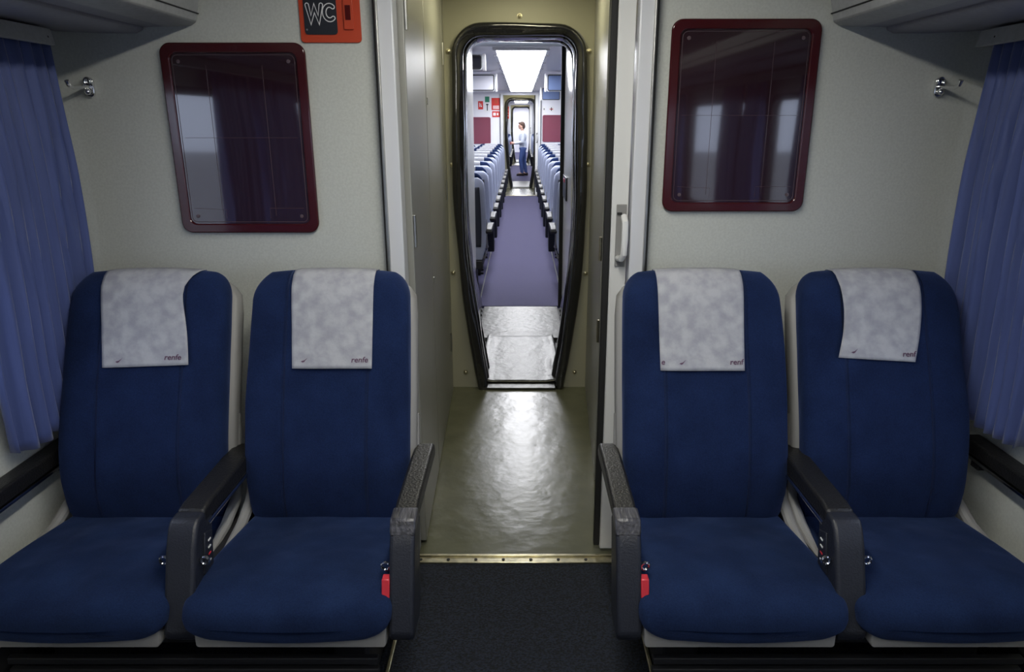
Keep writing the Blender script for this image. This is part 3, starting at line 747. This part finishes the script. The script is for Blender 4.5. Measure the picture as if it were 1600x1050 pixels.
# ================================================================== RACKS, VALANCES, CURTAINS, WALL RAILS
for s, sd in ((-1, 'left'), (1, 'right')):
    T = thing('luggage_rack', 'grey overhead luggage rack along the %s side, ending at the end wall' % sd, 'luggage rack', (s * 1.2, -1, 1.85), 'overhead luggage racks')
    e = .0 if s < 0 else -.04
    X = lambda v: s * (v + e)
    ye = YE - .002
    build('rack_lip', MB().prism([(X(.985), 1.955), (X(.995), 1.915), (X(1.002), 1.888), (X(1.02), 1.878), (X(1.10), 1.874), (X(1.10), 1.892), (X(1.03), 1.90), (X(1.015), 1.96)], 'y', -4.9, ye), M['rack'], T, bevel=.004)
    build('rack_groove', MB().box(*sorted((X(.9985), X(.992))), -4.9, ye, 1.911, 1.914), M['dark'], T)
    build('rack_shelf', MB().prism([(X(1.10), 1.876), (X(1.165), 1.874), (X(1.18), 1.884), (X(1.18), 1.90), (X(1.10), 1.90)], 'y', -4.9, ye), M['rackdark'], T, bevel=.002)
    build('rack_tray', MB().prism([(X(1.168), 1.866), (X(1.19), 1.856), (X(1.30), 1.856), (X(1.44), 1.862), (s * 1.475, 1.868), (s * 1.475, 1.90), (X(1.168), 1.90)], 'y', -4.9, ye), M['rackdark'], T, bevel=.004)
    for y in (1.55, .3, -1.2): build('vent', MB().box(*sorted((X(1.33), X(1.43))), y - .05, y, 1.8555, 1.862), M['dark'], T, bevel=.002)
    V = thing('curtain_valance', 'grey curtain rail cover above the %s curtain' % sd, 'curtain rail', (s * 1.4, 1, 1.8), 'curtain rail covers')
    build('cover_strip', MB().prism([(s * 1.355, 1.808), (s * 1.365, 1.853), (s * 1.47, 1.855), (s * 1.47, 1.845), (s * 1.378, 1.842), (s * 1.368, 1.806)], 'y', -4.5, 2.245 if s < 0 else 2.30), M['rack'], V, bevel=.002)
    build('screw', MB().sphere((s * 1.362, 2.22, 1.828), .004, 6), M['dark'], V)
    build('rail', MB().box(*sorted((s * 1.41, s * 1.425)), -4.5, 2.3, 1.83, 1.845), M['alu'], V)
    # curtains: pleated cloth
    def curtain(y0, y1, pleats, label, amp=.034, seed=0):
        rows = []; NZ = 34; NY = pleats * 12
        for i in range(NZ + 1):
            z = 1.832 - (1.832 - .705) * i / NZ; t = i / NZ; row = []
            for j in range(NY + 1):
                f = j / NY
                ph = f * pleats + .35 * noise.noise(Vector((f * 5, t * 1.6, seed))) + .25 * noise.noise(Vector((f * 14, t * .7, seed + 5)))
                a = amp * (.55 + .45 * min(1, t * 3)) * (.8 + .6 * noise.noise(Vector((f * 7, seed, t))))
                x = 1.415 - a * math.cos(2 * math.pi * ph) - .007 * math.cos(6 * math.pi * ph + 1) * (.5 + noise.noise(Vector((f * 9, seed, 2)))) - .012 * math.sin(math.pi * min(1, t * 1.2))
                yy = y0 + (y1 - y0) * f + .006 * math.sin(2 * math.pi * ph + .6) + .012 * t * (f - .5)
                row.append((s * x, yy, z + .010 * math.sin(7 * f + seed) * t))
            rows.append(row)
        c = tag(build('curtain', MB().grid(rows), M['curtain'], smooth=180), label, 'curtain', 'pleated blue curtains')
        so = c.modifiers.new('t', 'SOLIDIFY'); so.thickness = .0015
    curtain(1.845, 2.275, 9, 'blue pleated curtain gathered at the %s edge of the picture, beside the coat hook' % sd, seed=s * 2.3)
    for (a, b) in (((.10, .5), (.60, .80), (.92, 1.3), (-.45, -.05), (-2.15, -1.7)) if s < 0 else ((.10, .40), (1.0, 1.25), (-.45, -.05), (-2.15, -1.7))): curtain(a, b, 9, 'blue pleated curtain over the %s side windows, %s' % (sd, {0: 'at the near window' if a < .3 else 'added in the middle of the near window' if a < .7 else 'added over the near window', 1: 'added across the near window', -1: 'between the rear windows', -3: 'by the rearmost window'}[math.floor(a)]), seed=s * 5 + a)  # out of view; mid-window curtains added to break up the poster frame reflections
    R = thing('wall_rail', 'black padded rail with a chrome strip on the %s side wall, below the curtain' % sd, 'rail', (s * 1.45, 1.7, .57), 'padded rails on the side walls')
    build('arm_pad', MB().box(*sorted((s * 1.42, s * 1.478)), 1.2, 2.12, .585, .632), M['black'], R, bevel=.008, seg=3)
    build('chrome_strip', MB().box(*sorted((s * 1.417, s * 1.445)), 1.2, 2.12, .572, .583), M['chrome'], R, bevel=.003)
    for y in (1.3, 2.05): build('bracket', MB().box(*sorted((s * 1.43, s * 1.478)), y - .02, y + .02, .545, .574), M['under'], R, bevel=.004)
    H = thing('heater_cover', 'dark ribbed heater duct along the foot of the %s wall' % sd, 'heater', (s * 1.4, 0, 0), 'heater ducts')
    build('duct', MB().box(*sorted((s * 1.40, s * 1.478)), -4.5, 2.38, 0, .17), M['under'], H, bevel=.006)
    for k in range(6): build('grille_rib', MB().box(*sorted((s * 1.394, s * 1.401)), -4.5, 2.38, .03 + k * .02, .037 + k * .02), M['armplastic'], H)
    trim(MB().box(*sorted((s * .388, s * .400)) if s > 0 else (-.410, -.398), -4.5, 2.33, -.002, .007), M['brass'])

# ================================================================== THE NEXT CARRIAGE'S FITTINGS
FW = 16.0
def flat(name, x0, x1, z0, z1, y, m, parent, r=.006, t=.004):
    return build(name, MB().prism(rrect(x0, x1, z0, z1, r, 4), 'y', y - t, y), m, parent, smooth=0)
poster(-1.115, -.655, 1.100, 1.652, FW, 'wine red panel on the far wall of the next carriage, left of its door', M['nposter'], M['nposter'], lines=False, group='wine red panels on the far wall')
poster(.455, .915, 1.140, 1.695, FW, 'wine red panel on the far wall of the next carriage, right of its door', M['nposter'], M['nposter'], lines=False, group='wine red panels on the far wall')
def sign(label, x0, x1, z0, z1, m, marks, y=FW):
    T = thing('wall_sign', label, 'sign', ((x0 + x1) / 2, y, z0), 'small signs on the far wall')
    flat('sign_plate', x0, x1, z0, z1, y - .001, m, T)
    for (a, b, c, d, mm) in marks: flat('pictogram', x0 + (x1 - x0) * a, x0 + (x1 - x0) * b, z0 + (z1 - z0) * c, z0 + (z1 - z0) * d, y - .0055, mm, T, r=.003, t=.002)
W_, R_, G_ = M['white'], M['signred'], M['signgreen']
sign('small red sign with a white pictogram, leftmost on the far wall of the next carriage', -.917, -.811, 1.809, 1.977, R_, [(.25, .38, .3, .8, W_), (.5, .75, .3, .45, W_), (.5, .62, .45, .7, W_)])
sign('tall white sign with a green symbol, second from the left on the far wall', -.785, -.661, 1.757, 2.085, W_, [(.12, .88, .60, .95, G_), (.42, .58, .08, .5, M['blackplate']), (.3, .7, .42, .5, M['blackplate'])])
sign('large red alarm box sign with white lines, next to the door of the far wall', -.631, -.443, 1.796, 2.041, R_, [(.35, .65, .55, .85, M['orange']), (.15, .85, .30, .36, W_), (.15, .85, .20, .26, W_), (.15, .85, .10, .16, W_)])
sign('small red sign with two white squares below the alarm box sign', -.620, -.455, 1.652, 1.772, R_, [(.12, .48, .25, .75, W_), (.6, .8, .3, .7, W_)])
sign('square white sign with a faint symbol right of the door on the far wall', .442, .530, 1.757, 1.874, W_, [(.35, .65, .35, .65, M['gray'])])
sign('square white sign with a crossed-out symbol, rightmost on the far wall', .578, .702, 1.757, 1.874, W_, [(.2, .8, .42, .56, R_), (.42, .58, .2, .8, M['blackplate'])])
sign('red notice with white lines on the wall inside the second vestibule', -.385, -.290, 1.62, 1.90, R_, [(.2, .8, .65, .85, W_), (.2, .8, .4, .5, W_), (.2, .8, .2, .3, W_)], y=17.795)
def monitor(x0, x1, z0, y, s, m, label):
    T = thing('ceiling_monitor', label, 'monitor', ((x0 + x1) / 2, y, z0), 'monitors hanging from the ceiling')
    zt = 2.155
    xi = x0 if s > 0 else x1
    # tapered white casing side facing the aisle
    build('casing', MB().loft([[(x, y + yy, z) for x, z in rrect(x0 + k, x1 - k, z0 + k, zt - .002, .02, 4)] for yy, k in ((.0, 0), (.03, 0), (.22, .035))]), M['jamb'], T)
    build('bezel', MB().prism(rrect(x0 + .006, x1 - .006, z0 + .006, zt - .012, .02, 4), 'y', y - .008, y), M['gasket'], T)
    build('screen', MB().prism(rrect(x0 + .018, x1 - .018, z0 + .018, zt - .024, .012, 4), 'y', y - .011, y - .008), m, T)
    build('bracket', MB().prism([(y - .02, zt), (y + .10, z0 + .0), (y + .16, z0 + .0), (y + .07, zt)], 'x', xi - s * .028, xi - s * .002), M['white'], T, bevel=.004)
monitor(.325, .62, 1.942, 9.6, 1, M['screen'], 'monitor with painted blue reflection hanging right of the ceiling light, the nearer one')
monitor(.37, .70, 1.935, 13.6, 1, M['screen'], 'monitor with painted blue reflection hanging right of the ceiling light, the farther one')
monitor(-.66, -.345, 2.02, 6.75, -1, M['screendark'], 'dark monitor hanging left of the ceiling light, close to the gangway')
monitor(-.70, -.335, 1.945, 9.6, -1, M['ceiling'], 'pale backed monitor hanging left of the ceiling light, farther in')

# ================================================================== THE PERSON
def person(px, py, h=1.52):
    T = thing('person', 'person in pale jacket and blue jeans standing far down the aisle, holding something red', 'person', (px, py, 0))
    k = h / 1.72
    def P(x, y, z): return Vector((px + x * k, py + y * k, z * k))     # faces -x
    def limb(mb, pts, rs, n=14):
        Q = [P(*p) for p in pts]
        for a, b, ra, rb in zip(Q, Q[1:], rs, rs[1:]):
            mb.tube([a, b], [ra * k, rb * k], n)
        for q, r in zip(Q, rs): mb.sphere(q, r * k, 8)
    def fuse(name, mb, m, vox, parent, label=None):
        o = build(name, mb, m, parent, smooth=180)
        r = o.modifiers.new('fuse', 'REMESH'); r.mode = 'VOXEL'; r.voxel_size = vox; r.use_smooth_shade = True
        sm = o.modifiers.new('smooth', 'SMOOTH'); sm.factor = .5; sm.iterations = 3
        if label: o['label'] = label
        return o
    b = MB()
    # head, neck
    b.sphere(P(-.03, 0, 1.615), .1 * k, 14, (.93, .74, 1.12)); b.sphere(P(-.065, 0, 1.555), .062 * k, 10, (1, .85, .8))
    b.sphere(P(-.125, 0, 1.60), .016 * k, 8, (1.1, .7, 1.3)); b.sphere(P(-.118, 0, 1.635), .014 * k, 8, (.6, .7, 1.5))
    for s in (-1, 1): b.sphere(P(-.02, s * .075, 1.605), .028 * k, 8, (.6, .35, 1)); b.sphere(P(-.105, s * .03, 1.640), .018 * k, 8, (.7, 1.2, .6))
    limb(b, [(-.01, 0, 1.53), (.01, 0, 1.42)], [.055, .06])
    # trunk
    b.sphere(P(.015, 0, 1.25), .155 * k, 12, (.72, 1.05, 1.25)); b.sphere(P(.02, 0, 1.02), .14 * k, 12, (.75, 1.05, 1.2)); b.sphere(P(.02, 0, .92), .15 * k, 12, (.8, 1.1, .8))
    for s in (-1, 1):
        hip = (.02, s * .09, .90); knee = ((-.05 if s < 0 else .06), s * .10, .50); ank = ((-.01 if s < 0 else .12), s * .10, .09)
        limb(b, [hip, knee, ank], [.088, .058, .040]); limb(b, [ank, (ank[0] - .13, ank[1], .04)], [.045, .035])
        sh = (.02, s * .19, 1.37); el = (-.02 - .03 * s, s * .23, 1.10); wr = (-.24, s * .11, 1.05)
        limb(b, [sh, el, wr], [.055, .042, .028])
        # palm, four fingers, thumb
        limb(b, [wr, (-.28, s * .09, 1.05), (-.315, s * .075, 1.055)], [.026, .030, .028])
        for j, (dz, ln) in enumerate(((.028, .060), (.010, .068), (-.009, .064), (-.026, .050))):
            a0 = (-.325, s * .072, 1.055 + dz); a1 = (-.325 - ln * .55, s * .062, 1.055 + dz); a2 = (-.325 - ln * .85, s * .038, 1.052 + dz)
            limb(b, [a0, a1, a2], [.0100, .0090, .0080], 8)
        limb(b, [(-.285, s * .072, 1.078), (-.305, s * .045, 1.098), (-.33, s * .030, 1.100)], [.012, .0105, .009], 8)
    body = fuse('body', b, M['skin'], .0065, T)
    for s in (-1, 1): build('eye', MB().sphere(P(-.112, s * .030, 1.622), .010 * k, 8), M['eye'], body)
    build('mouth', MB().sphere(P(-.117, 0, 1.562), .016 * k, 8, (.45, 1.2, .3)), M['lip'], body)
    hr = MB(); hr.sphere(P(-.005, 0, 1.65), .104 * k, 14, (.95, .80, 1.0)); hr.sphere(P(.035, 0, 1.60), .085 * k, 12, (.8, .88, 1.1)); hr.sphere(P(-.09, 0, 1.70), .045 * k, 10, (.9, 1.2, .7))
    # cut the face side free: keep the hair above and behind the brow
    fuse('hair', hr, M['hair'], .008, body)
    j = MB(); j.sphere(P(.015, 0, 1.25), .168 * k, 12, (.76, 1.08, 1.25)); j.sphere(P(.02, 0, 1.04), .158 * k, 12, (.80, 1.05, 1.2)); j.sphere(P(.02, 0, .93), .155 * k, 12, (.84, 1.1, .75))
    limb(j, [(.0, 0, 1.44), (.012, 0, 1.38)], [.062, .085])
    for s in (-1, 1):
        sh = (.02, s * .185, 1.37); el = (-.02 - .03 * s, s * .23, 1.10); wr = (-.235, s * .112, 1.05)
        limb(j, [(.015, s * .08, 1.40), sh, el, wr], [.062, .070, .055, .040])
    fuse('jacket', j, M['jacket'], .010, T)
    t = MB(); t.sphere(P(.02, 0, .90), .158 * k, 12, (.82, 1.1, .8))
    for s in (-1, 1):
        hip = (.02, s * .09, .88); knee = ((-.05 if s < 0 else .06), s * .10, .50); ank = ((-.01 if s < 0 else .12), s * .10, .12)
        limb(t, [hip, knee, ank], [.100, .072, .056])
    fuse('trousers', t, M['jeans'], .010, T)
    for s in (-1, 1):
        ax_ = (-.01 if s < 0 else .12); sh = MB(); limb(sh, [(ax_ + .03, s * .10, .055), (ax_ - .06, s * .10, .05), (ax_ - .15, s * .10, .038)], [.052, .050, .038])
        sh.box(*[c for c in (px + (ax_ - .18) * k, px + (ax_ + .075) * k, py + (s * .10 - .04) * k, py + (s * .10 + .04) * k, .0, .03)])
        fuse('shoe', sh, M['shoe'], .009, T)
    tag(build('red_pouch', MB().box(px - .41 * k, px - .33 * k, py - .05 * k, py + .05 * k, 1.02 * k, 1.10 * k), M['packet'], bevel=.008), 'small red pouch held in the hands of the person far down the aisle', 'pouch')
person(.03, 21.9)
